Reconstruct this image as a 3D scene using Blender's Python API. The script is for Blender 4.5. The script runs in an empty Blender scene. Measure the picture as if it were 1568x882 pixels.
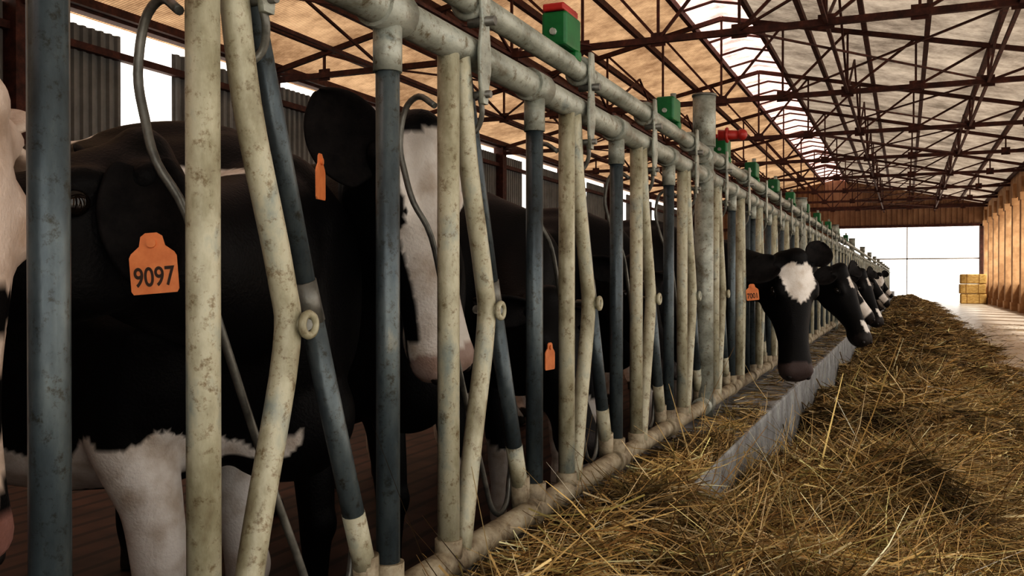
import bpy, bmesh, math, random
import numpy as np
from mathutils import Vector, Matrix
random.seed(7); rng=np.random.default_rng(7)
C=bpy.context.scene.collection
TH=math.radians(23.27)
CAMZ=1.25
# ------------------------------------------------------------ materials
def newmat(name):
    m=bpy.data.materials.new(name); m.use_nodes=True
    nt=m.node_tree; b=nt.nodes['Principled BSDF']
    return m,nt,b
def N(nt,t,**kw):
    n=nt.nodes.new(t)
    for k,v in kw.items():
        if k in n.inputs: n.inputs[k].default_value=v
        else: setattr(n,k,v)
    return n
def ramp(nt,fac,stops):
    r=nt.nodes.new('ShaderNodeValToRGB')
    el=r.color_ramp.elements
    while len(el)<len(stops): el.new(.5)
    for e,(p,c) in zip(el,stops):
        e.position=p; e.color=(c[0],c[1],c[2],1)
    nt.links.new(fac,r.inputs[0]); return r.outputs[0]
def noise_mat(name,stops,scale=5,detail=6,rough=.6,metal=0,bump=.2,bscale=None,stretch=(1,1,1),coords='Object',bdist=.01,spots=None,sfac=.7):
    m,nt,b=newmat(name)
    tc=N(nt,'ShaderNodeTexCoord'); mp=N(nt,'ShaderNodeMapping'); mp.inputs['Scale'].default_value=stretch
    nt.links.new(tc.outputs[coords],mp.inputs[0])
    n=N(nt,'ShaderNodeTexNoise',Scale=scale,Detail=detail,Roughness=.65)
    nt.links.new(mp.outputs[0],n.inputs['Vector'])
    col=ramp(nt,n.outputs[0],stops)
    if spots:
        n3=N(nt,'ShaderNodeTexNoise',Scale=spots,Detail=4,Roughness=.8); nt.links.new(tc.outputs[coords],n3.inputs['Vector'])
        mx=N(nt,'ShaderNodeMix',data_type='RGBA',blend_type='MULTIPLY'); mx.inputs[0].default_value=sfac
        nt.links.new(col,mx.inputs[6]); nt.links.new(ramp(nt,n3.outputs[0],[(.32,(.38,.28,.18)),(.46,(1,1,1))]),mx.inputs[7]); col=mx.outputs[2]
    nt.links.new(col,b.inputs['Base Color'])
    b.inputs['Roughness'].default_value=rough; b.inputs['Metallic'].default_value=metal
    if bump:
        n2=N(nt,'ShaderNodeTexNoise',Scale=bscale or scale*6,Detail=5)
        nt.links.new(mp.outputs[0],n2.inputs['Vector'])
        bp=N(nt,'ShaderNodeBump',Strength=bump,Distance=bdist)
        nt.links.new(n2.outputs[0],bp.inputs['Height']); nt.links.new(bp.outputs[0],b.inputs['Normal'])
    return m
M={}
M['cream']=noise_mat('galv_cream',[(.26,(.14,.11,.07)),(.40,(.28,.265,.19)),(.54,(.43,.415,.325)),(.70,(.21,.25,.24))],scale=11,rough=.45,bump=.3,bscale=70,stretch=(1,1,.5),bdist=.003,spots=48,sfac=.8)
M['blue']=noise_mat('galv_bluegrey',[(.3,(.036,.045,.051)),(.5,(.075,.096,.110)),(.66,(.13,.157,.167)),(.78,(.29,.285,.235))],scale=10,rough=.36,metal=.3,bump=.25,bscale=80,stretch=(1,1,.4),bdist=.003,spots=55,sfac=.8)
M['rail']=noise_mat('galv_rail',[(.28,(.13,.105,.07)),(.42,(.24,.255,.225)),(.6,(.38,.395,.355)),(.75,(.17,.21,.21))],scale=12,rough=.42,metal=.15,bump=.3,bscale=90,stretch=(1,.5,1),bdist=.003,spots=42,sfac=.85)
M['brail']=noise_mat('bottom_rail_dirty',[(.3,(.12,.09,.06)),(.5,(.30,.26,.19)),(.7,(.45,.41,.32))],scale=14,rough=.6,bump=.4,bscale=80,bdist=.004,spots=40)
M['rod']=noise_mat('steel_rod',[(.3,(.08,.08,.075)),(.7,(.24,.24,.22))],scale=20,rough=.4,metal=.4,bump=.1)
M['concrete']=noise_mat('curb_concrete',[(.3,(.13,.135,.14)),(.5,(.28,.29,.30)),(.72,(.43,.45,.46))],scale=5,rough=.85,bump=.5,bscale=40,spots=18,sfac=.8)
M['alley']=noise_mat('alley_concrete',[(.3,(.24,.22,.19)),(.5,(.42,.395,.36)),(.7,(.58,.56,.52))],scale=1.3,rough=.30,bump=.15,bscale=25)
M['tan']=noise_mat('tan_plaster',[(.3,(.32,.18,.09)),(.55,(.54,.34,.19)),(.75,(.66,.46,.28))],scale=1.5,rough=.8,bump=.2)
M['rust']=noise_mat('rust_steel',[(.3,(.034,.014,.011)),(.55,(.085,.031,.023)),(.75,(.16,.06,.038))],scale=6,rough=.7,bump=.2)
M['endwall']=noise_mat('brown_sheet',[(.3,(.20,.115,.07)),(.6,(.32,.20,.125)),(.8,(.42,.28,.19))],scale=1.0,rough=.7,bump=0)
M['grey']=noise_mat('grey_sheet',[(.3,(.16,.165,.165)),(.6,(.25,.255,.255)),(.8,(.34,.34,.34))],scale=1.2,rough=.5,metal=.2,bump=0)
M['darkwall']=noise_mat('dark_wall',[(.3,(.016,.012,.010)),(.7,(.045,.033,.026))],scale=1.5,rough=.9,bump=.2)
M['green']=noise_mat('green_plastic',[(.3,(.004,.07,.02)),(.7,(.012,.16,.045))],scale=8,rough=.4,bump=.05)
M['red']=noise_mat('red_plastic',[(.3,(.25,.015,.012)),(.7,(.42,.035,.025))],scale=8,rough=.4,bump=.05)
M['bale']=noise_mat('bale_straw',[(.3,(.36,.22,.07)),(.5,(.52,.34,.12)),(.7,(.70,.50,.22))],scale=6,rough=.9,bump=.8,bscale=30,stretch=(1,1,4),bdist=.03)
M['twine']=noise_mat('twine',[(.3,(.20,.10,.03)),(.7,(.32,.18,.06))],scale=6,rough=.8,bump=0)
M['tag']=noise_mat('orange_tag',[(.3,(.64,.21,.075)),(.7,(.80,.32,.13))],scale=25,rough=.5,bump=.05)
M['ink']=noise_mat('tag_ink',[(.3,(.03,.014,.01)),(.7,(.07,.035,.02))],scale=10,rough=.6,bump=0)
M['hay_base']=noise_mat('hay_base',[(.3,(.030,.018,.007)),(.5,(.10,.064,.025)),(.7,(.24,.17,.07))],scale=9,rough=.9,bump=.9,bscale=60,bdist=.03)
M['ground']=noise_mat('yard_ground',[(.3,(.6,.58,.55)),(.7,(.75,.73,.70))],scale=.5,rough=.9,bump=0)
M['white']=noise_mat('white_frame',[(.3,(.5,.5,.5)),(.7,(.65,.65,.64))],scale=2,rough=.6,bump=0)
m,nt,b=newmat('slatted_cow_floor'); M['slat']=m
tc=N(nt,'ShaderNodeTexCoord'); w=N(nt,'ShaderNodeTexWave',Scale=2.2,Distortion=.6,bands_direction='X'); w.inputs['Detail'].default_value=3
nt.links.new(tc.outputs['Object'],w.inputs['Vector'])
n=N(nt,'ShaderNodeTexNoise',Scale=4,Detail=6); nt.links.new(tc.outputs['Object'],n.inputs['Vector'])
mx=N(nt,'ShaderNodeMix',data_type='RGBA',blend_type='MULTIPLY'); mx.inputs[0].default_value=.8
nt.links.new(ramp(nt,n.outputs[0],[(.3,(.034,.015,.011)),(.7,(.11,.052,.038))]),mx.inputs[6])
nt.links.new(ramp(nt,w.outputs[0],[(.05,(.12,.12,.12)),(.25,(1,1,1))]),mx.inputs[7])
nt.links.new(mx.outputs[2],b.inputs['Base Color']); b.inputs['Roughness'].default_value=.6
def sheet(name,c1,c2,trans,wscale=5.0,nscale=.8):
    m=bpy.data.materials.new(name); m.use_nodes=True; nt=m.node_tree; nt.nodes.clear()
    out=N(nt,'ShaderNodeOutputMaterial'); d=N(nt,'ShaderNodeBsdfDiffuse'); t=N(nt,'ShaderNodeBsdfTranslucent'); mix=N(nt,'ShaderNodeMixShader')
    mix.inputs[0].default_value=trans
    tc=N(nt,'ShaderNodeTexCoord'); n=N(nt,'ShaderNodeTexNoise',Scale=nscale,Detail=7,Roughness=.75)
    nt.links.new(tc.outputs['Object'],n.inputs['Vector'])
    col=ramp(nt,n.outputs[0],[(.36,c1),(.64,c2)])
    w=N(nt,'ShaderNodeTexWave',Scale=wscale,bands_direction='Y'); nt.links.new(tc.outputs['Object'],w.inputs['Vector'])
    mx=N(nt,'ShaderNodeMix',data_type='RGBA',blend_type='MULTIPLY'); mx.inputs[0].default_value=.4
    nt.links.new(col,mx.inputs[6]); nt.links.new(w.outputs[0],mx.inputs[7])
    nt.links.new(mx.outputs[2],d.inputs[0]); nt.links.new(mx.outputs[2],t.inputs[0])
    nt.links.new(d.outputs[0],mix.inputs[1]); nt.links.new(t.outputs[0],mix.inputs[2]); nt.links.new(mix.outputs[0],out.inputs[0])
    return m
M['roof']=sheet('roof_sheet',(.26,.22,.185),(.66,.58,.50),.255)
M['roof_l']=sheet('roof_sheet_warm_lit',(.36,.23,.14),(.84,.59,.385),.28)  # roof sheet copy for the left slope, orange light put into its colour
M['sky']=sheet('skylight_sheet',(.62,.34,.32),(1,.84,.80),.66,wscale=.5,nscale=1.2)
m,nt,b=newmat('straw'); M['straw']=m
a=N(nt,'ShaderNodeAttribute',attribute_name='Col'); nt.links.new(a.outputs[0],b.inputs['Base Color']); b.inputs['Roughness'].default_value=.6
b.inputs['Specular IOR Level'].default_value=.25
m,nt,b=newmat('cow_hide'); M['hide']=m
a=N(nt,'ShaderNodeAttribute',attribute_name='Col')
tc=N(nt,'ShaderNodeTexCoord'); n=N(nt,'ShaderNodeTexNoise',Scale=14,Detail=6); nt.links.new(tc.outputs['Object'],n.inputs['Vector'])
mx=N(nt,'ShaderNodeMix',data_type='RGBA',blend_type='MULTIPLY'); mx.inputs[0].default_value=1
nt.links.new(a.outputs[0],mx.inputs[6]); nt.links.new(ramp(nt,n.outputs[0],[(.3,(.70,.64,.58)),(.55,(1,1,1))]),mx.inputs[7])
nt.links.new(mx.outputs[2],b.inputs['Base Color']); b.inputs['Roughness'].default_value=.52; b.inputs['Specular IOR Level'].default_value=.20
n2=N(nt,'ShaderNodeTexNoise',Scale=160,Detail=3); nt.links.new(tc.outputs['Object'],n2.inputs['Vector'])
bp=N(nt,'ShaderNodeBump',Strength=.4,Distance=.004); nt.links.new(n2.outputs[0],bp.inputs['Height']); nt.links.new(bp.outputs[0],b.inputs['Normal'])
m,nt,b=newmat('cow_eye'); M['eye']=m
b.inputs['Base Color'].default_value=(.012,.008,.006,1); b.inputs['Roughness'].default_value=.04
M['nostril']=noise_mat('nostril',[(.3,(.008,.006,.006)),(.7,(.02,.014,.014))],rough=.5,bump=0)
M['earhide']=noise_mat('ear_hide',[(.3,(.006,.0055,.006)),(.7,(.020,.017,.017))],scale=30,rough=.75,bump=.5,bscale=150,bdist=.003)
M['earhide'].node_tree.nodes['Principled BSDF'].inputs['Specular IOR Level'].default_value=.2
M['earwhite']=noise_mat('ear_hide_light',[(.3,(.45,.36,.30)),(.7,(.7,.62,.56))],scale=20,rough=.7,bump=.3)

# ------------------------------------------------------------ mesh helpers
class MB:
    def __init__(s): s.v=[]; s.f=[]
    def add(s,vs,fs):
        o=len(s.v); s.v.extend([tuple(v) for v in vs]); s.f.extend([tuple(i+o for i in f) for f in fs])
    def box(s,x0,x1,y0,y1,z0,z1):
        s.add([(x0,y0,z0),(x1,y0,z0),(x1,y1,z0),(x0,y1,z0),(x0,y0,z1),(x1,y0,z1),(x1,y1,z1),(x0,y1,z1)],
              [(0,3,2,1),(4,5,6,7),(0,1,5,4),(1,2,6,5),(2,3,7,6),(3,0,4,7)])
    def beam(s,p,q,w,h=None,up=(0,0,1)):
        h=h or w; p=Vector(p); q=Vector(q); d=(q-p).normalized(); up=Vector(up)
        if abs(d.dot(up))>.98: up=Vector((0,1,0))
        a=d.cross(up).normalized()*w/2; b=a.cross(d).normalized()*h/2
        vs=[p-a-b,p+a-b,p+a+b,p-a+b,q-a-b,q+a-b,q+a+b,q-a+b]
        s.add(vs,[(0,1,2,3),(7,6,5,4),(0,4,5,1),(1,5,6,2),(2,6,7,3),(3,7,4,0)])
    def tube(s,pts,r,n=14,cap=True):
        pts=[Vector(p) for p in pts]; k=len(pts)
        rs=r if isinstance(r,(list,tuple)) else [r]*k
        t0=(pts[1]-pts[0]).normalized(); ref=Vector((1,0,0)) if abs(t0.x)<.9 else Vector((0,1,0))
        u=(ref-t0*ref.dot(t0)).normalized(); vs=[]; fs=[]
        for i in range(k):
            if i==0:t=t0
            elif i==k-1:t=(pts[i]-pts[i-1]).normalized()
            else:t=((pts[i+1]-pts[i]).normalized()+(pts[i]-pts[i-1]).normalized()).normalized()
            u=(u-t*u.dot(t)).normalized(); w=t.cross(u)
            for j in range(n):
                a=2*math.pi*j/n; vs.append(pts[i]+(u*math.cos(a)+w*math.sin(a))*rs[i])
        for i in range(k-1):
            for j in range(n):
                j2=(j+1)%n; fs.append((i*n+j,i*n+j2,(i+1)*n+j2,(i+1)*n+j))
        if cap: fs.append(tuple(range(n))[::-1]); fs.append(tuple((k-1)*n+j for j in range(n)))
        s.add(vs,fs)
    def rings(s,rings,n=24):
        vs=[];fs=[];k=len(rings)
        for (c,u,v,ru,rv) in rings:
            for j in range(n):
                a=2*math.pi*j/n; vs.append(c+u*(ru*math.cos(a))+v*(rv*math.sin(a)))
        for i in range(k-1):
            for j in range(n):
                j2=(j+1)%n; fs.append((i*n+j,i*n+j2,(i+1)*n+j2,(i+1)*n+j))
        fs.append(tuple(range(n))[::-1]); fs.append(tuple((k-1)*n+j for j in range(n)))
        s.add(vs,fs)
    def ell(s,c,r,mat=None,nu=18,nv=12):
        vs=[];fs=[]
        for i in range(nv+1):
            ph=math.pi*i/nv
            for j in range(nu):
                a=2*math.pi*j/nu
                p=Vector((r[0]*math.sin(ph)*math.cos(a),r[1]*math.sin(ph)*math.sin(a),r[2]*math.cos(ph)))+Vector(c)
                vs.append(mat@p if mat else p)
        for i in range(nv):
            for j in range(nu):
                j2=(j+1)%nu; fs.append((i*nu+j,i*nu+j2,(i+1)*nu+j2,(i+1)*nu+j))
        s.add(vs,fs)
    def torus(s,c,axis,R,r,n=18,k=8):
        axis=Vector(axis).normalized(); ref=Vector((0,0,1)) if abs(axis.z)<.9 else Vector((1,0,0))
        u=axis.cross(ref).normalized(); w=axis.cross(u); c=Vector(c); vs=[];fs=[]
        for i in range(n):
            a=2*math.pi*i/n; d=u*math.cos(a)+w*math.sin(a)
            for j in range(k):
                b=2*math.pi*j/k; vs.append(c+d*(R+r*math.cos(b))+axis*(r*math.sin(b)))
        for i in range(n):
            for j in range(k):
                fs.append((i*k+j,((i+1)%n)*k+j,((i+1)%n)*k+(j+1)%k,i*k+(j+1)%k))
        s.add(vs,fs)
    def obj(s,name,mat,smooth=False,parent=None,bevel=0):
        me=bpy.data.meshes.new(name); me.from_pydata(s.v,[],s.f); me.materials.append(mat)
        bm=bmesh.new(); bm.from_mesh(me); bmesh.ops.recalc_face_normals(bm,faces=bm.faces); bm.to_mesh(me); bm.free()
        if smooth:
            me.polygons.foreach_set('use_smooth',[len(p.vertices)<=4 for p in me.polygons])
        o=bpy.data.objects.new(name,me); C.objects.link(o)
        if parent: o.parent=parent
        if bevel:
            b=o.modifiers.new('bev','BEVEL'); b.width=bevel; b.segments=2
        return o
def empty(name):
    e=bpy.data.objects.new(name,None); e.empty_display_size=.2; C.objects.link(e); return e
def catmull(pts,sub=6):
    P=[Vector(p) for p in pts]; P=[P[0]*2-P[1]]+P+[P[-1]*2-P[-2]]; out=[]
    for i in range(1,len(P)-2):
        for j in range(sub):
            t=j/sub; a,b,c,d=P[i-1],P[i],P[i+1],P[i+2]
            out.append(.5*((2*b)+(c-a)*t+(2*a-5*b+4*c-d)*t*t+(3*b-a-3*c+d)*t**3))
    out.append(P[-2]); return out

# ------------------------------------------------------------ shell
XL,XR,XM=-12.4,4.4,-4.0; ZE,ZR=5.8,7.6; YB=60.7; Y0=-3.0; CF=0.10; FX=-.845
def roofz(x): return ZE+(ZR-ZE)*(1-abs(x-XM)/8.4)
b=MB(); b.box(-.60,XR+.3,Y0,YB,-.15,0); b.obj('floor',M['alley'])
b=MB(); b.box(XL,-.98,Y0,YB,-.15,CF); b.obj('floor_slatted',M['slat'])
b=MB(); b.box(-120,120,-60,260,-.4,-.16); b.obj('ground',M['ground'])
b=MB()
yy=Y0
while yy<YB: b.box(-.98,-.60,yy,min(yy+2.48,YB),-.15,.62); yy+=2.5
b.obj('feed_curb',M['concrete'],bevel=.015)
wl=empty('wall_left')
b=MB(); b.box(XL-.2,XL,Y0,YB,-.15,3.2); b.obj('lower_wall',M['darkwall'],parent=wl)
cols=[9.8+6*k for k in range(-2,9)]
def corr(b,x,y0,y1,z0,z1,per=.18,amp=.05):
    k=int((y1-y0)/per)
    pts=[]
    for i in range(k):
        a=y0+i*per
        pts+=[(x,a),(x,a+per*.35),(x+amp,a+per*.5),(x+amp,a+per*.85)]
    pts.append((x,y1))
    vs=[];fs=[]
    for p in pts: vs+=[(p[0],p[1],z0),(p[0],p[1],z1)]
    for i in range(len(pts)-1): fs.append((2*i,2*i+2,2*i+3,2*i+1))
    b.add(vs,fs)
b=MB()
for c in cols:
    corr(b,XL-.1,c+0.1,c+2.1,3.2,5.46); corr(b,XL-.1,c+3.3,c+6.0,3.2,5.46)
b.obj('corrugated_panels',M['grey'],parent=wl)
b=MB()
b.box(XL-.08,XL+.06,Y0,YB,5.03,5.15); b.box(XL-.1,XL+.1,Y0,YB,5.64,5.82); b.box(XL-.08,XL+.06,Y0,YB,3.18,3.3)
for c in cols: b.box(XL-.15,XL+.18,c-.15,c+.15,0,5.8)
b.obj('columns_and_girts',M['rust'],parent=wl)
wr=empty('wall_right')
b=MB()
y=-1.4
while y<YB:
    b.box(XR-.28,XR+.25,y-.28,y+.28,0,5.3)
    b.box(XR-.33,XR+.25,y-.33,y+.33,0,.35); b.box(XR-.33,XR+.25,y-.33,y+.33,4.4,4.7)
    y+=3.0
b.box(XR-.15,XR+.25,Y0,YB,4.7,5.75)
b.obj('columns',M['tan'],parent=wr)
b=MB(); b.box(XR-.05,XR+.15,12,YB,0,1.1); b.obj('dwarf_wall',M['tan'],parent=wr)
wb=empty('wall_back')
DX0,DX1,DZ=-3.9,4.1,4.5
def gable(b,y,x0,x1,z0,per=.3):
    k=int((x1-x0)/per); pts=[]
    for i in range(k):
        a=x0+i*per; pts+=[(a,y),(a+per*.4,y),(a+per*.5,y-.05),(a+per*.9,y-.05)]
    pts.append((x1,y)); vs=[];fs=[]
    for p in pts: vs+=[(p[0],p[1],z0),(p[0],p[1],roofz(p[0]))]
    for i in range(len(pts)-1): fs.append((2*i,2*i+2,2*i+3,2*i+1))
    b.add(vs,fs)
b=MB(); gable(b,YB,XL,DX0,0); gable(b,YB,DX0,DX1,DZ); gable(b,YB,DX1,XR+.2,0); b.obj('gable_sheeting',M['endwall'],parent=wb)
b=MB(); b.box(XL,XR,YB-.15,YB-.06,4.5,4.66); b.box(XL,XR,YB-.15,YB-.06,5.75,5.87)
for x in (DX0-.1,DX1+.05): b.box(x-.1,x+.1,YB-.15,YB,0,4.6)
b.obj('wall_frame',M['rust'],parent=wb)
wf=empty('wall_front_light_block')  # unseen wall behind the camera, added to block light from the cow side
b=MB(); gable(b,Y0,XL,-1.15,0); gable(b,Y0,-1.15,XR+.2,4.6); b.obj('light_block_sheeting',M['endwall'],parent=wf)
d=empty('door_1'); b=MB()
b.box(DX0,DX1,YB+.05,YB+.12,2.55,2.63)
for x in (DX0+.05,0.1,DX1-.05): b.box(x-.03,x+.03,YB+.05,YB+.12,0,4.5)
b.obj('door_frame',M['white'],parent=d)
RY0=Y0-.2; SK0,SK1=-4.7,-3.3
ce=empty('ceiling')
def slab(b,x0,x1,y0,y1):
    z0,z1=roofz(x0),roofz(x1)
    b.add([(x0,y0,z0),(x1,y0,z1),(x1,y1,z1),(x0,y1,z0)],[(0,1,2,3)])
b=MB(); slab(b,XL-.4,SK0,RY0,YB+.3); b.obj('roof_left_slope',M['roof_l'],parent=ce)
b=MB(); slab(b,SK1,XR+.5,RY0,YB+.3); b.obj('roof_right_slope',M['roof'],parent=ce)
b=MB(); slab(b,SK0,-4.0,RY0,YB+.3); slab(b,-4.0,SK1,RY0,YB+.3); b.obj('ridge_skylight',M['sky'],parent=ce)
b=MB()
for i in range(14):
    x=XL+.2+i*(16.4/13)
    if abs(x-XM)<1.0: continue
    z=roofz(x)-.07; b.box(x-.05,x+.05,RY0,YB,z-.09,z+.05)
for x in(SK0-.02,SK1+.02): z=roofz(x)-.06; b.box(x-.05,x+.05,RY0,YB,z-.09,z+.05)
b.obj('purlins',M['rust'],parent=ce)
b=MB(); y=RY0
while y<YB:
    b.beam((SK0,y,roofz(SK0)-.04),(-4,y,roofz(-4)-.04),.05); b.beam((-4,y,roofz(-4)-.04),(SK1,y,roofz(SK1)-.04),.05); y+=1.5
b.obj('skylight_bars',M['rust'],parent=ce)
def truss_mesh():
    b=MB(); zb=5.45; n=12; xs=[XL+(XR-XL)*i/n for i in range(n+1)]
    top=[(x,0,roofz(x)-.17) for x in xs]; bot=[(x,0,zb+.03) for x in xs]
    b.beam(bot[0],bot[-1],.09,.11)
    b.beam(top[0],top[n//2],.09,.10); b.beam(top[n//2],top[-1],.09,.10)
    for i in range(n+1):
        if 0<i<n: b.beam(bot[i],top[i],.045)
        if i<n//2: b.beam(bot[i+1],top[i],.05)
        elif i<n: b.beam(bot[i],top[i+1],.05)
    for i in range(1,n): b.box(bot[i][0]-.13,bot[i][0]+.13,-.012,.012,zb-.08,zb+.16)
    return b
tm=None; trusses=[c for c in cols if c<YB-1 and c>0]
for c in trusses:
    if tm is None:
        o=truss_mesh().obj('roof_truss',M['rust']); tm=o.data
    else: o=bpy.data.objects.new('roof_truss',tm); C.objects.link(o)
    o.location=(0,c,0)
b=MB()
for x in (-9.6,-6.8,-1.2,1.6):
    b.box(x-.03,x+.03,trusses[0],YB,5.44,5.50)
    zt=roofz(x)-.15
    for c in trusses:
        for sgn in(-1,1):
            y2=c+sgn*3
            if y2>YB: continue
            b.beam((x,c,5.5),(x,y2,zt),.045)
for i,c in enumerate(trusses[:-1]):
    for (x0,x1) in ((-9.6,-5.2),(-2.6,1.6),):
        b.beam((x0,c,5.5),(x1,c+6,5.5),.035); b.beam((x1,c,5.5),(x0,c+6,5.5),.035)
b.obj('roof_bracing',M['rust'])

# ------------------------------------------------------------ headlock fence
fe=empty('headlock_feed_fence')
cr,bl,ra,br,ro=MB(),MB(),MB(),MB(),MB()
L=.70; locked={6,10,12,15,17,21,24,29,33}
ZT,ZU,ZB=1.73,1.82,.68
def along(p0,p1,y0,y1,st=6.0):
    k=max(1,int((y1-y0)/st)); return [(p0,y0+(y1-y0)*i/k,p1) for i in range(k+1)]
ra.tube(along(FX,ZT,-2.6,59),.033,16); ra.tube(along(FX+.01,ZU+.012,-2.6,59),.028,16)
br.tube(along(FX,ZB,-2.6,59),.030,16)
for n in range(-4,82):
    yb=.706+L*n; yw=yb+.235; q=14 if n<8 else 8
    main=((n-5)%6==0)
    if main:
        zt=2.09 if n==5 else 1.97
        ra.tube([(FX,yb-.02,.6),(FX,yb-.02,1.9)],.043,20); ra.tube([(FX,yb-.02,1.86),(FX,yb-.02,zt)],.052,20)
        ro.tube([(FX,yb-.02,zt),(FX,yb-.02,zt+.01)],.056,20)
        for z in (ZT,ZU,ZB): ra.tube([(FX,yb-.10,z),(FX,yb+.06,z)],.042,16)
    else:
        bl.tube([(FX,yb,ZB),(FX,yb,ZT-.02)],.0215,q)
        ra.tube([(FX,yb,ZT-.03),(FX,yb,ZT-.11)],.026,q); ra.tube([(FX,yb-.045,ZT),(FX,yb+.045,ZT)],.040,16)
        br.tube([(FX,yb,ZB),(FX,yb,ZB+.07)],.029,q); br.tube([(FX,yb-.04,ZB),(FX,yb+.04,ZB)],.037,16)
    cr.tube([(FX,yw,ZB),(FX,yw,ZT)],.0225,q)
    br.tube([(FX,yw,ZB),(FX,yw,ZB+.05)],.028,q)
    lock=n in locked
    if not lock:
        A=catmull([(FX+.005,yw+.045,ZT-.02),(FX+.005,yw+.08,1.50),(FX+.005,yw+.155,1.26),(FX+.005,yw+.168,1.15),(FX+.005,yw+.10,.90),(FX+.005,yw+.045,ZB)],5)
        cr.tube(A,.0205,q)
        B=[(FX-.020,yw+.105,ZT-.03),(FX-.020,yw+.255,1.22),(FX-.022,yw+.43,ZB+.05)]
        bl.tube([B[0],B[1]],.018,q); bl.tube([B[1],B[2]],.0195,q)
        cr.tube([Vector(B[1])*.25+Vector(B[2])*.75,B[2]],.0205,q)
        br.tube([(FX-.022,yw+.425,ZB+.09),(FX-.022,yw+.432,ZB)],.024,q)
    else:
        A=catmull([(FX+.005,yw+.045,ZT-.02),(FX+.005,yw+.06,1.50),(FX+.005,yw+.09,1.24),(FX+.005,yw+.09,1.14),(FX+.005,yw+.07,.90),(FX+.005,yw+.045,ZB)],5)
        cr.tube(A,.0205,q)
        bl.tube([(FX-.02,yw+.42,ZT-.03),(FX-.022,yw+.42,ZB)],.018,q)
    if n<14 and not lock:
        yh=yw+.183
        cr.torus((FX+.034,yh,1.185),(1,0,0),.016,.0065); cr.tube([(FX+.0,yh,1.185),(FX+.030,yh,1.185)],.016,14); ro.tube([(FX-.05,yh+.05,1.185),(FX+.030,yh,1.185)],.010,10)
        ro.tube([(FX-.022,yw+.244,1.25),(FX-.022,yw+.268,1.185)],.022,12)
        rod=[(-.02,.865,1.60),(-.005,.91,1.625),(0,.945,1.60),(0,.957,1.53),(0,.945,1.47),(0,.925,1.41),(.03,.90,1.34),(.08,.893,1.20),(.19,.893,.96),(.27,.893,.80),(.31,.893,.72),(.36,.893,.69),(.41,.893,.72),(.43,.893,.82)]
        ro.tube(catmull([(-D,yw+s,z) for s,D,z in rod],4),.0065,8)
    if n<20:
        y=yw+.075; x=FX+.040
        prof=[(-.012,1.615),(.010,1.615),(.015,1.65),(.026,1.69),(.024,1.73),(.016,1.78),(.022,1.83),(.014,1.88),(-.012,1.88),(-.018,1.83),(-.012,1.78),(-.024,1.72),(-.020,1.66)]
        vs=[(x,y+a,z) for a,z in prof]+[(x+.009,y+a,z) for a,z in prof]; k=len(prof)
        ra.add(vs,[tuple(range(k))[::-1],tuple(range(k,2*k))]+[(i,(i+1)%k,k+(i+1)%k,k+i) for i in range(k)])
        ro.tube([(x-.03,y,1.785),(x+.03,y,1.785)],.010,10); ro.tube([(x-.04,y,1.635),(x+.02,y,1.635)],.008,10)
        ra.torus((FX+.01,y,ZU+.012),(0,1,0),.034,.009)
        ro.tube(catmull([(FX+.035,y,1.63),(FX+.035,y+.01,1.60),(FX+.02,y+.02,1.57),(FX+.0,y+.01,1.55)],4),.006,8)
cr.obj('uprights_cream',M['cream'],True,fe); bl.obj('uprights_bluegrey',M['blue'],True,fe); ra.obj('top_rails',M['rail'],True,fe); br.obj('bottom_rail',M['brail'],True,fe); ro.obj('latch_rods',M['rod'],True,fe)
for i,y in enumerate([2.30,3.50,4.62,5.6,6.6,7.6,8.8,10,11.5,13,15,17]):
    e=empty('green_latch_box')
    b=MB(); b.box(FX-.035,FX+.035,y-.06,y+.06,1.865,1.955); b.box(FX-.01,FX+.04,y+.02,y+.055,1.84,1.87); b.obj('box_body',M['green'],parent=e,bevel=.008)
    if i in(0,2):
        b=MB(); b.box(FX-.03,FX+.03,y-.065,y+.05,1.955,1.975); b.obj('box_lid',M['red'],parent=e,bevel=.005)
    b=MB(); b.tube([(FX+.0,y+.075,1.82),(FX+.0,y+.08,1.99)],.012,10); b.tube([(FX,y-.07,1.90),(FX,y+.09,1.90)],.009,8); b.obj('bracket',M['rail'],True,parent=e)
e=empty('red_valve'); b=MB(); b.tube([(FX+.05,4.25,1.92),(FX+.14,4.27,1.92)],[.025,.02],14); b.ell((FX+.155,4.27,1.92),(.026,.026,.026)); b.torus((FX+.09,4.26,1.92),(1,0,.0),.028,.008); b.obj('valve_body',M['red'],True,parent=e)

# stack of straw bales at the far end
e=empty('straw_bale_stack'); b=MB(); tw=MB()
for k in range(3):
    z0=k*.54; dx=(.03,-.02,.02)[k]
    b.box(2.75+dx,4.03+dx-.02,55.3,56.5,z0+.005,z0+.53)
    for fx in (.3,.9): tw.box(2.75+dx+fx,2.75+dx+fx+.02,55.29,56.51,z0+.0,z0+.534)
b.obj('bales',M['bale'],parent=e,bevel=.05); tw.obj('twine',M['twine'],parent=e)

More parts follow.
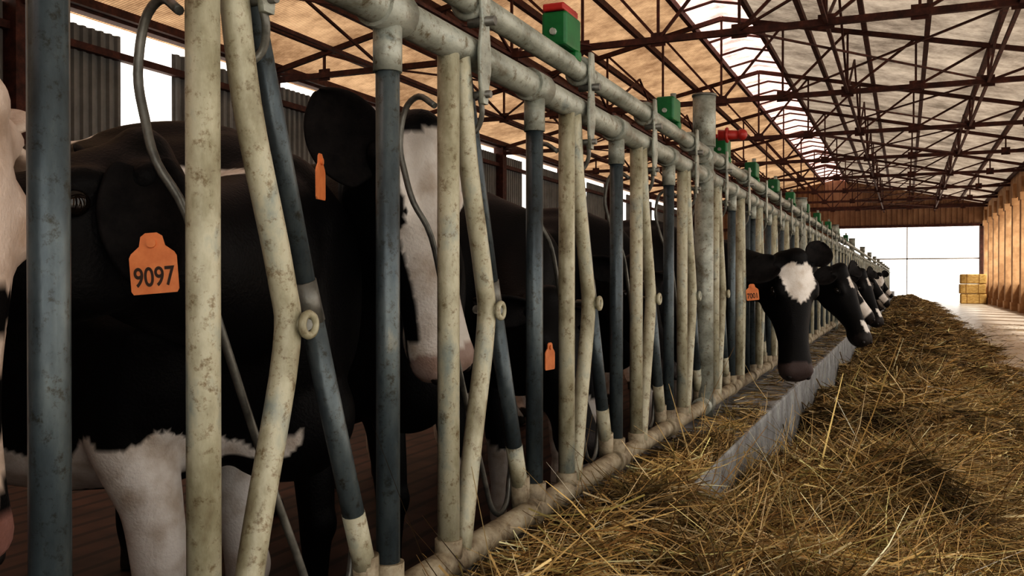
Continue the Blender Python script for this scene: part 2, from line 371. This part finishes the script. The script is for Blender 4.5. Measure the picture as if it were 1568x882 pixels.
# ------------------------------------------------------------ hay
def sn(x,y,s=0):
    return (np.sin(1.7*x+2.3*y+s)+np.sin(3.1*x-1.9*y+1.3+s*2)+.6*np.sin(5.7*x+4.9*y+2.1+s)+.45*np.sin(9.1*x-8.3*y+.7*s)+.3*np.sin(15*x+13*y+s)+.25*np.sin(23*x-19*y))/3.6
def sm(a,b,x):
    t=np.clip((x-a)/(b-a),0,1); return t*t*(3-2*t)
def HH(x,y):
    near=1-sm(2.5,3.7,y-.3*(x+.6))
    xe=1.05+.4*sm(3,18,y)+.13*np.sin(1.1*y)+.09*np.sin(2.7*y+1)+.05*np.sin(6.1*y)
    t=np.clip((x+.6)/(xe+.6),0,1.2)
    prof_n=.55*(1-sm(.05,1.0,t))
    edge0=.35+.06*np.sin(2.1*y)+.04*np.sin(5.3*y+1)-.06*sm(6,9,y)
    prof_f=(edge0+.08*np.exp(-((t-.42)/.22)**2))*(1-sm(.40,1.0,t))
    h=near*prof_n+(1-near)*prof_f
    h=h+.09*sn(x*1.6,y*1.6)*(1-sm(.75,1.05,t))*(.3+.7*sm(.02,.25,t))
    led=np.where(x<-.595,near*.645+(1-near)*.10,0)
    h=np.where(x<-.595,led+.012*sn(x*4,y*4),h)
    return np.where(t>=1.03,-.03,h)
nx=70
ys=np.concatenate([np.arange(-1.5,8,.035),np.arange(8,59.5,.2)])
xs=np.concatenate([np.linspace(-.80,-.605,5),np.linspace(-.59,1.9,nx-5)]); X,Y=np.meshgrid(xs,ys); Z=HH(X,Y)+.012*rng.standard_normal(X.shape)*(HH(X,Y)>0)
ny=len(ys); me=bpy.data.meshes.new('hay_pile')
vs=np.stack([X,Y,Z],-1).reshape(-1,3)
fs=[(j*nx+i,j*nx+i+1,(j+1)*nx+i+1,(j+1)*nx+i) for j in range(ny-1) for i in range(nx-1)]
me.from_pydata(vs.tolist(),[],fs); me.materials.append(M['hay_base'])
hay=bpy.data.objects.new('hay_pile',me); C.objects.link(hay)
pal=np.array([(.56,.40,.19),(.41,.29,.125),(.17,.105,.045),(.74,.61,.39),(.50,.37,.17),(.21,.175,.07),(.67,.52,.28),(.28,.18,.08)])
PV=[];PC=[]
def strands(n,xr,yr,Lr,w,up=.25,lift=(-.01,.03),wy=False,pw=None,clumpf=.5,curl=.16,bright=1):
    x=rng.uniform(*xr,n); y=rng.uniform(0,1,n)**(pw or 1)*(yr[1]-yr[0])+yr[0]
    h=HH(x,y); edge=h>0
    keep=edge|(rng.uniform(size=n)<.13); 
    keep&=~((x<-.59)&(y>3.2+.5*rng.uniform(size=n))&(rng.uniform(size=n)<.80))
    x,y,h=x[keep],y[keep],h[keep]; n=len(x)
    h=np.maximum(h,0); h=np.where((x<-.595),np.maximum(h,.622),h)
    az=rng.uniform(0,2*np.pi,n)+.0; clump=sn(x*3.2,y*3.2,3)*2.6; az=np.where(rng.uniform(size=n)<clumpf,clump+rng.normal(0,.45,n),az)
    pit=rng.normal(.08,up,n); Ln=rng.uniform(*Lr,n)
    d=np.stack([np.cos(az)*np.cos(pit),np.sin(az)*np.cos(pit),np.sin(pit)],-1)
    r=rng.standard_normal((n,3)); side=np.cross(d,r); side/=np.linalg.norm(side,axis=1)[:,None]
    bend=rng.standard_normal((n,3))*curl; bend[:,2]-=.12
    ww=(w*(.5+1.0*rng.uniform(size=n)))*(np.maximum(y,1.2)/1.8 if wy else 1)
    base=np.stack([x,y,h+rng.uniform(*lift,n)],-1)
    rows=[]
    low=(x>-.595)&(y>2.8); led=(x<=-.595)
    for k in range(4):
        t=k/3; p=base+d*(Ln*(t-.4))[:,None]+bend*(Ln*t*t)[:,None]
        p[:,0]=np.where(low&(p[:,2]<.64),np.maximum(p[:,0],-.592),p[:,0])
        p[:,0]=np.where(led&(y>2.8),np.clip(p[:,0],-.95,-.605),p[:,0])
        hz=np.maximum(HH(p[:,0],p[:,1]),0.0); hz=np.where((p[:,0]<-.595)&(p[:,0]>-.98),np.maximum(hz,.625),hz)
        p[:,2]=np.maximum(p[:,2],hz-.004)
        o=side*(ww*(1,1,.8,.35)[k]/2)[:,None]; rows+= [p-o,p+o]
    PV.append(np.stack(rows,1).reshape(-1,3))
    tone=np.clip(.88+.85*sn(x*2.9,y*2.9,5)+.28*sn(x*7,y*7,2),.22,1.6)*bright
    c=pal[rng.integers(0,len(pal),n)]*(.5+.8*rng.uniform(size=n))[:,None]*tone[:,None]
    PC.append(np.repeat(np.clip(c,0,.85),8,axis=0))
strands(60000,(-.78,1.25),(.7,4.5),(.07,.30),.0030,.25)
strands(10000,(-.66,1.1),(1.1,4.5),(.16,.44),.0036,.40,(0,.06),curl=.30,bright=1.2)
strands(32000,(-.58,1.6),(4.2,10),(.10,.30),.006,.22)
strands(5000,(-.57,1.3),(3.6,10),(.2,.45),.0055,.42,(0,.04),curl=.3,bright=1.2)
strands(26000,(-.57,1.7),(10,58),(.12,.4),.012,.22,pw=1.6)
strands(9000,(-.83,-.6),(.8,14),(.04,.14),.0035,.12,(0,.008),bright=.8)
strands(16000,(.9,3.0),(2,30),(.05,.22),.006,.05,(0,.005))
V=np.concatenate(PV); Cc=np.concatenate(PC); ns=len(V)//8
me=bpy.data.meshes.new('straw_strands'); me.vertices.add(len(V)); me.vertices.foreach_set('co',V.ravel().astype(np.float32))
q=np.array([[0,1,3,2],[2,3,5,4],[4,5,7,6]]); idx=(np.arange(ns)[:,None,None]*8+q[None]).reshape(-1)
me.loops.add(len(idx)); me.loops.foreach_set('vertex_index',idx.astype(np.int32)); me.polygons.add(ns*3)
me.polygons.foreach_set('loop_start',(np.arange(ns*3)*4).astype(np.int32)); me.update(calc_edges=True); me.validate()
ca=me.color_attributes.new('Col','FLOAT_COLOR','POINT'); ca.data.foreach_set('color',np.concatenate([Cc,np.ones((len(Cc),1))],1).ravel().astype(np.float32))
me.materials.append(M['straw']); so=bpy.data.objects.new('straw_strands',me); C.objects.link(so); so.parent=hay

# ------------------------------------------------------------ cows
HS=1.06
def V3(*a): return Vector(a)
def tag_mesh(scale=1.0):
    b=MB(); P=[(-.030,-.045),(.030,-.045),(.033,-.040),(.033,.008),(.030,.014),(.018,.024),(.015,.038),(.008,.043),(-.008,.043),(-.015,.038),(-.018,.024),(-.030,.014),(-.033,.008),(-.033,-.040)]
    k=len(P); t=.0015
    b.add([(x*scale,y*scale,-t) for x,y in P]+[(x*scale,y*scale,t) for x,y in P],[tuple(range(k))[::-1],tuple(range(k,2*k))]+[(i,(i+1)%k,k+(i+1)%k,k+i) for i in range(k)])
    b.tube([(0,.028*scale,0),(0,.028*scale,.006)],.007,12)
    return b
def frame(o,n,up):
    z=Vector(n).normalized(); y=Vector(up); y=(y-z*y.dot(z)).normalized(); x=y.cross(z)
    m=Matrix.Identity(4)
    for i in range(3): m[i][0]=x[i]; m[i][1]=y[i]; m[i][2]=z[i]; m[i][3]=o[i]
    return m
def make_cow(pos,yaw,poll,hdir,hup,head='black',spots=(),legwhite=0,voxel=.016,ears={},tags=(),earmat='earhide',hs=1.0):
    root=empty('holstein_cow'); root.location=(pos[0],pos[1],CF); root.rotation_euler=(0,0,math.radians(yaw)); root.scale=(HS,)*3
    Mw=Matrix.Translation((pos[0],pos[1],CF))@Matrix.Rotation(math.radians(yaw),4,'Z')@Matrix.Scale(HS,4); Mi=Mw.inverted()
    R=Mi.to_3x3()
    P=Mi@Vector(poll); xh=(R@Vector(hdir)).normalized(); zh=R@Vector(hup); zh=(zh-xh*zh.dot(xh)).normalized(); yh=zh.cross(xh)
    Hm=Matrix.Identity(4)
    for i in range(3): Hm[i][0]=xh[i]*hs;Hm[i][1]=yh[i]*hs;Hm[i][2]=zh[i]*hs;Hm[i][3]=P[i]
    Hi=Hm.inverted()
    b=MB(); ux,uy,uz=V3(1,0,0),V3(0,1,0),V3(0,0,1)
    B=[(-1.0,.07,.08,1.30),(-.95,.15,.17,1.24),(-.82,.24,.27,1.16),(-.6,.27,.33,1.09),(-.35,.30,.365,1.035),(-.05,.335,.385,1.01),(.2,.335,.395,1.005),(.42,.29,.39,1.02),(.6,.235,.36,1.05),(.75,.18,.29,1.06),(.85,.10,.17,1.06)]
    b.rings([(V3(x,0,z),uy,uz,w,h) for x,w,h,z in B],28)
    for s in(-1,1):
        b.ell((-.62,s*.20,1.33),(.12,.07,.06)); b.ell((.48,s*.19,1.02),(.16,.10,.30)); b.ell((-.70,s*.17,1.02),(.22,.12,.28))
    b.ell((.70,0,.80),(.17,.10,.15)); b.ell((.42,0,1.38),(.22,.07,.06))
    b.ell((-.48,0,.66),(.20,.15,.14))
    for s in(-1,1):
        yy=.165*s
        def leg(pts): 
            c=catmull([V3(*p[:3]) for p in pts],4); rr=[]
            rs=[p[3] for p in pts]
            for i in range(len(pts)-1):
                for j in range(4): rr.append(rs[i]+(rs[i+1]-rs[i])*j/4)
            rr.append(rs[-1]); b.tube(c,rr,16)
        leg([(.50,yy*1.05,1.0,.14),(.46,yy*1.1,.80,.095),(.50,yy,.62,.062),(.52,yy,.45,.052),(.52,yy,.38,.047),(.52,yy,.26,.034),(.52,yy,.15,.038),(.54,yy,.09,.043),(.56,yy,.05,.056),(.57,yy,.0,.064)])
        leg([(-.68,yy,1.05,.19),(-.56,yy*1.25,.82,.14),(-.66,yy*1.15,.66,.09),(-.80,yy,.53,.062),(-.80,yy,.46,.055),(-.77,yy,.30,.042),(-.76,yy,.16,.045),(-.73,yy,.09,.048),(-.71,yy,.05,.060),(-.70,yy,.0,.066)])
        b.ell((.53,yy,.41),(.054,.051,.065)); 
    S=V3(.56,0,1.10); E=Hm@V3(.07,0,-.115); d=(E-S).length
    c1=S+V3(.40*d,0,.10*d); c2=E+(S-E)*.30-zh*.10-xh*.02
    rg=[]
    K=14
    for i in range(K+1):
        t=i/K; p=S*(1-t)**3+c1*3*t*(1-t)**2+c2*3*t*t*(1-t)+E*t**3
        tg=(-3*S*(1-t)**2+c1*(3*(1-t)**2-6*t*(1-t))+c2*(6*t*(1-t)-3*t*t)+E*3*t*t).normalized()
        u=(uy*(1-t)+yh*t); u=(u-tg*u.dot(tg)).normalized(); v=tg.cross(u)
        rg.append((p,u,v,.19*(1-t)+.085*t,.29*(1-t)**1.4+.115*(1-(1-t)**1.4)))
    b.rings(rg,24)
    Hd=[(-.045,.055,.05,-.075),(-.02,.088,.085,-.078),(.04,.102,.112,-.095),(.11,.108,.125,-.112),(.17,.106,.125,-.118),(.23,.092,.112,-.115),(.30,.074,.090,-.108),(.37,.066,.074,-.103),(.43,.072,.068,-.103),(.475,.080,.066,-.106),(.515,.078,.060,-.110),(.54,.058,.045,-.113),(.552,.03,.025,-.114)]
    b.rings([(Hm@V3(x,0,z),yh*hs,zh*hs,w,h) for x,w,h,z in Hd],24)
    for s in(-1,1):
        b.ell((.135,s*.082,-.035),(.055,.032,.030),Hm); b.ell((.14,s*.062,-.16),(.11,.045,.075),Hm)
        b.ell((.50,s*.042,-.085),(.045,.032,.035),Hm); b.ell((.03,s*.085,-.045),(.035,.04,.03),Hm)
    b.ell((.0,0,-.02),(.05,.06,.055),Hm); b.ell((.46,0,-.165),(.07,.05,.028),Hm)
    tmp=b.obj('tmp',M['hide'])
    r=tmp.modifiers.new('r','REMESH'); r.mode='VOXEL'; r.voxel_size=voxel
    s=tmp.modifiers.new('s','SMOOTH'); s.iterations=5; s.factor=.5
    bpy.context.view_layer.update()
    dg=bpy.context.evaluated_depsgraph_get(); me=bpy.data.meshes.new_from_object(tmp.evaluated_get(dg)); me.name='cow_body'
    old=tmp.data; bpy.data.objects.remove(tmp); bpy.data.meshes.remove(old)
    nv=len(me.vertices); co=np.empty(nv*3,np.float32); me.vertices.foreach_get('co',co); co=co.reshape(-1,3)
    Hia=np.array(Hi); hc=(np.c_[co,np.ones(nv)]@Hia.T)[:,:3]
    x,y,z=co.T; hx,hy,hz=hc.T
    nz=(np.sin(13*x+7*z+pos[1])+np.sin(11*z-9*y)+np.sin(17*y+8*x+2)+.5*np.sin(31*x+27*z)+.5*np.sin(41*z-37*x+9*y))/4
    nf=(np.sin(61*x+47*z)+np.sin(53*z-59*y)+np.sin(67*y+71*x+2))/3
    w=np.zeros(nv)
    ishead=(hx>.0)&(hx<.62)&(np.abs(hy)<.17)&(hz<.1)&(hz>-.27)
    for (cx,cy,cz,rx,ry,rz,val) in spots:
        dd=np.sqrt(((x-cx)/rx)**2+((y-cy)/ry)**2+((z-cz)/rz)**2)+.16*nz
        w=np.where((dd<1)&~ishead,val,w)
    if legwhite: w=np.where((z<legwhite+.13*nz)&(np.abs(y)>.075+.02*nz),1,w)
    g=np.zeros(nv)
    if head=='blaze': g=((hx>-.0)&(hz>-.050-.10*np.clip(hx-.1,0,1)+.014*nz)&(np.abs(hy)<.085))|((hx>.32)&(hz<-.14)&(hx<.45))|(hx>.44)
    elif head=='heart':
        u=hy/.075; v=-(hx-.135)/.085; g=(((u*u+v*v-1)**3-u*u*v**3)<0)&(hz>-.09)
    elif head=='white': g=(hx>-.05)&~((hx>.22)&(nf>.18))
    elif head=='nose': g=(hx>.36+.03*nz)|((np.abs(hy)<.025)&(hz>-.05)&(hx>.08))
    elif head=='snip': g=((hx>.40+.03*nz)&(hy>-.03))|((np.abs(hy)<.02)&(hz>-.05)&(hx>.08)&(hx<.16))
    w=np.where(ishead,np.asarray(g,float),w)
    blk=np.array([.0062,.0057,.0066]); wht=np.array([.74,.71,.68])
    if head=='white': wht=np.array([.66,.56,.50])
    col=blk*(1-w)[:,None]+wht*w[:,None]
    mz=ishead&(hx>.475)&(hz>-.15); pk={'white':np.array([.30,.17,.15]),'blaze':np.array([.42,.33,.30]),'heart':np.array([.08,.06,.058])}.get(head,np.array([.03,.025,.025]))
    col[mz]=pk
    ml=ishead&(hx>.36)&(np.abs(hz+.137)<.007); col[ml]=blk
    col[(z<.075)]=(.05,.04,.03)
    ud=((x+.48)**2/.05+(y)**2/.03+(z-.62)**2/.03)<1; col[ud&(z<.62)]=(.5,.32,.27)
    ca=me.color_attributes.new('Col','FLOAT_COLOR','POINT'); ca.data.foreach_set('color',np.c_[col,np.ones(nv)].ravel().astype(np.float32))
    me.polygons.foreach_set('use_smooth',[True]*len(me.polygons)); me.materials.clear(); me.materials.append(M['hide'])
    o=bpy.data.objects.new('body',me); C.objects.link(o); o.parent=root
    b=MB()
    for s in(-1,1): b.ell((.150,s*.106,-.058),(.023,.015,.020),Hm)
    b.obj('eyes',M['eye'],True,root)
    b=MB()
    for s in(-1,1):
        b.ell((.532,s*.046,-.083),(.016,.014,.013),Hm)
    b.obj('nostrils',M['nostril'],True,root)
    b=MB(); 
    lid=MB()
    for s in(-1,1):
        lid.tube([Hm@V3(.150+.027*math.cos(a),s*(.106-.006*abs(math.cos(a))),-.056+.021*math.sin(a)) for a in np.linspace(0,math.pi,9)],.0055,8)
    lid.obj('eyelids',M['earhide'],True,root)
    b.tube(catmull([V3(-.98,0,1.34),V3(-1.06,0,1.25),V3(-1.08,0,.95),V3(-1.06,.01,.6)],5),.018,10); b.ell((-1.06,.01,.5),(.035,.035,.13)); b.obj('tail',M['earhide'],True,root)
    for s,nm in((-1,'ear_right'),(1,'ear_left')):
        base=Hm@V3(.03,s*.09,-.03); ewd=.062*hs
        if nm in ears:
            ed=(R@Vector(ears[nm][0])).normalized(); en=R@Vector(ears[nm][1]); el=ears[nm][2]
            if len(ears[nm])>3: ewd=ears[nm][3]
            if len(ears[nm])>4: base=Hm@V3(*ears[nm][4])
        else:
            ed=(yh*s-xh*.15-zh*.25).normalized(); en=xh*.9+zh*.3; el=.20*hs
        en=(en-ed*en.dot(ed)).normalized(); ew=ed.cross(en)
        vs=[];fs=[];nr=9;nc=7
        for i in range(nr):
            t=i/(nr-1); wd=ewd*(math.sin(math.pi*min(1,t*.90+.10))**.6)+.005
            for j in range(nc):
                q=(j/(nc-1))*2-1
                vs.append(base+ed*(el*t)+ew*(wd*q)+en*(.045*(q*q)*(1-t*.6)+.015*math.sin(t*3)-.02*t))
        for i in range(nr-1):
            for j in range(nc-1): fs.append((i*nc+j,i*nc+j+1,(i+1)*nc+j+1,(i+1)*nc+j))
        e=MB(); e.add(vs,fs); eo=e.obj(nm,M[earmat],True,root)
        mo=eo.modifiers.new('s','SOLIDIFY'); mo.thickness=.014; mo.offset=0
        mo=eo.modifiers.new('ss','SUBSURF'); mo.levels=2; mo.render_levels=2
    for (tc_,tn,tu,txt,sc) in tags:
        t=tag_mesh(sc).obj('ear_tag',M['tag'],parent=root)
        t.matrix_local=Mi@frame(Vector(tc_),tn,tu)
        if txt:
            cu=bpy.data.curves.new('tag_number','FONT'); cu.body=txt; cu.size=.030*sc; cu.align_x='CENTER'; cu.align_y='CENTER'; cu.extrude=.0004; cu.offset=.0004
            to=bpy.data.objects.new('tmpt',cu); C.objects.link(to); bpy.context.view_layer.update()
            dg=bpy.context.evaluated_depsgraph_get(); tme=bpy.data.meshes.new_from_object(to.evaluated_get(dg)); bpy.data.objects.remove(to)
            tme.materials.clear(); tme.materials.append(M['ink'])
            to=bpy.data.objects.new('tag_number',tme); C.objects.link(to); to.parent=t; to.location=(0,-.022*sc,.0022); to.scale=(.95,1.3,1)
    return root
def dup(root,dx,dy,yaw=0,dz=0):
    r=empty('holstein_cow'); r.location=root.location+Vector((dx,dy,dz)); r.rotation_euler=root.rotation_euler.copy(); r.scale=root.scale
    r.rotation_euler.z+=math.radians(yaw)
    def cp(ch,par):
        o=ch.copy(); C.objects.link(o); o.parent=par
        for c in ch.children: cp(c,o)
    for ch in list(root.children): cp(ch,r)
def px(u,v,z):
    xc=(u-784)/1400*z; return Vector((xc*math.cos(TH)-z*math.sin(TH), z*math.cos(TH)+xc*math.sin(TH), CAMZ+(430-v)/1400*z))
make_cow((-2.10,.34),8,(-1.03,.755,1.47),(.10,.04,-.95),(.9,.2,.2),'white',[(.6,0,1.1,.9,.9,.9,1),(-.3,.1,1.2,.35,.5,.4,0)],.8,earmat='earwhite',ears={'ear_left':((-1,.1,.1),(.2,.8,.0),.12,.035)},voxel=.015)
tA=px(235,402,1.37)
make_cow((-2.04,1.58),10,(-1.19,1.17,1.475),(-.40,-.85,-.28),(-.1,-.3,.9),'black',[(.60,-.30,1.30,.16,.2,.018,1),(.22,0,1.42,.045,.6,.12,1),(.02,0,1.42,.05,.6,.12,1),(-.8,.1,1.1,.3,.4,.3,1)],.76,voxel=.013,
   ears={'ear_left':((.22,-.15,-.9),(.55,-.8,.1),.20)},tags=[(tA,(.50,-.85,.05),(-.10,0,1),'9097',1.04)])
tB=px(491,270,1.84)
make_cow((-2.12,2.50),-8,(-.985,1.79,1.585),(.13,.20,-.93),(.90,-.38,.20),'blaze',[(-.6,0,1.2,.3,.5,.3,1)],0,voxel=.013,
   ears={'ear_right':((-.40,-.28,.74),(.35,-.9,.0),.215,.078,(.075,-.095,-.075)),'ear_left':((-.5,.8,-.3),(.8,.3,0),.16)},tags=[(tB,(.93,.35,.0),(.1,0,1),'',1.05)])
cC=make_cow((-2.15,3.42),-6,(-1.15,3.02,1.20),(.45,-.25,-.85),(.8,-.3,.5),'black',[(.1,0,1.4,.15,.5,.12,1),(-.6,.1,1.0,.35,.5,.3,1)],.4,voxel=.018,tags=[(px(842,545,2.95),(.85,-.1,0),(0,0,1),'',1)])
cD=make_cow((-2.10,4.42),-4,(-1.15,4.15,1.34),(.45,-.35,-.80),(.8,-.3,.5),'black',[(-.2,0,1.0,.3,.5,.5,1)],.5,voxel=.018)
tE=px(1152,447,5.10)
cE=make_cow((-1.95,5.42),0,(-.56,5.40,1.385),(.10,-.20,-.92),(.56,-.80,.1),'heart',[(-.5,.0,1.1,.3,.5,.4,1)],.5,voxel=.015,hs=1.18,
  ears={'ear_right':((-.8,-.35,-.35),(.2,-.9,.2),.20),'ear_left':((.25,.3,.8),(.3,-.9,0),.15)},tags=[(tE,(.15,-1,0),(-.1,0,1),'7001',1.05)])
tF=px(1287,456,7.85)
cF=make_cow((-1.80,8.20),0,(-.49,8.20,1.36),(.42,-.25,-.85),(.75,-.4,.45),'snip',[(-.1,.0,1.1,.3,.5,.4,1)],.5,voxel=.018,hs=1.15,
  ears={'ear_right':((-.6,-.4,-.25),(.2,-.9,.2),.19),'ear_left':((.3,.6,.3),(.3,-.9,0),.18)},tags=[(tF,(.1,-1,0),(-.1,0,1),'7001',1.35)])
cG=make_cow((-1.90,9.60),0,(-.60,9.60,1.38),(.60,.05,-.70),(.65,.0,.7),'nose',[(.2,.0,1.1,.3,.5,.4,1),(-.6,0,1.1,.2,.5,.3,1)],.6,voxel=.02,hs=1.05)
dup(cD,0,2.05); dup(cC,-.05,3.85)
for i,(n,k,dx,dz) in enumerate([(15,'F',.02,0),(17,'G',-.15,0),(21,'G',.05,0),(24,'F',-.1,0),(29,'E',.05,0),(33,'G',0,0)]):
    yc=.706+L*n+.235+.255
    base={'F':(cF,8.2),'E':(cE,5.42),'G':(cG,9.6)}[k]; dup(base[0],dx,yc-base[1],dz=dz)
for yy in (10.7,12.5,14.2,17.3,19.5): dup(cC,-.1,yy-3.42)

# ------------------------------------------------------------ light & camera
w=bpy.data.worlds.new('world'); bpy.context.scene.world=w; w.use_nodes=True
bg=w.node_tree.nodes['Background']; bg.inputs[0].default_value=(1,.955,.89,1); bg.inputs[1].default_value=1.8
s=bpy.data.lights.new('sun','SUN'); s.energy=5; s.angle=math.radians(8); s.color=(1,.93,.82)
so=bpy.data.objects.new('sun',s); C.objects.link(so)
dirv=Vector((-.55,.30,-1.15)); so.rotation_euler=dirv.to_track_quat('-Z','Y').to_euler()
cam=bpy.data.cameras.new('camera'); co=bpy.data.objects.new('camera',cam); C.objects.link(co)
cam.lens=36*1400/1568; cam.sensor_width=36; cam.clip_start=.05; cam.clip_end=600
co.location=(0,0,CAMZ); co.rotation_euler=(math.radians(90-.45),0,TH)
bpy.context.scene.camera=co
try:
    vs_=bpy.context.scene.view_settings; vs_.view_transform='Standard'; vs_.look='High Contrast'; vs_.exposure=0
except Exception as ex: print(ex)
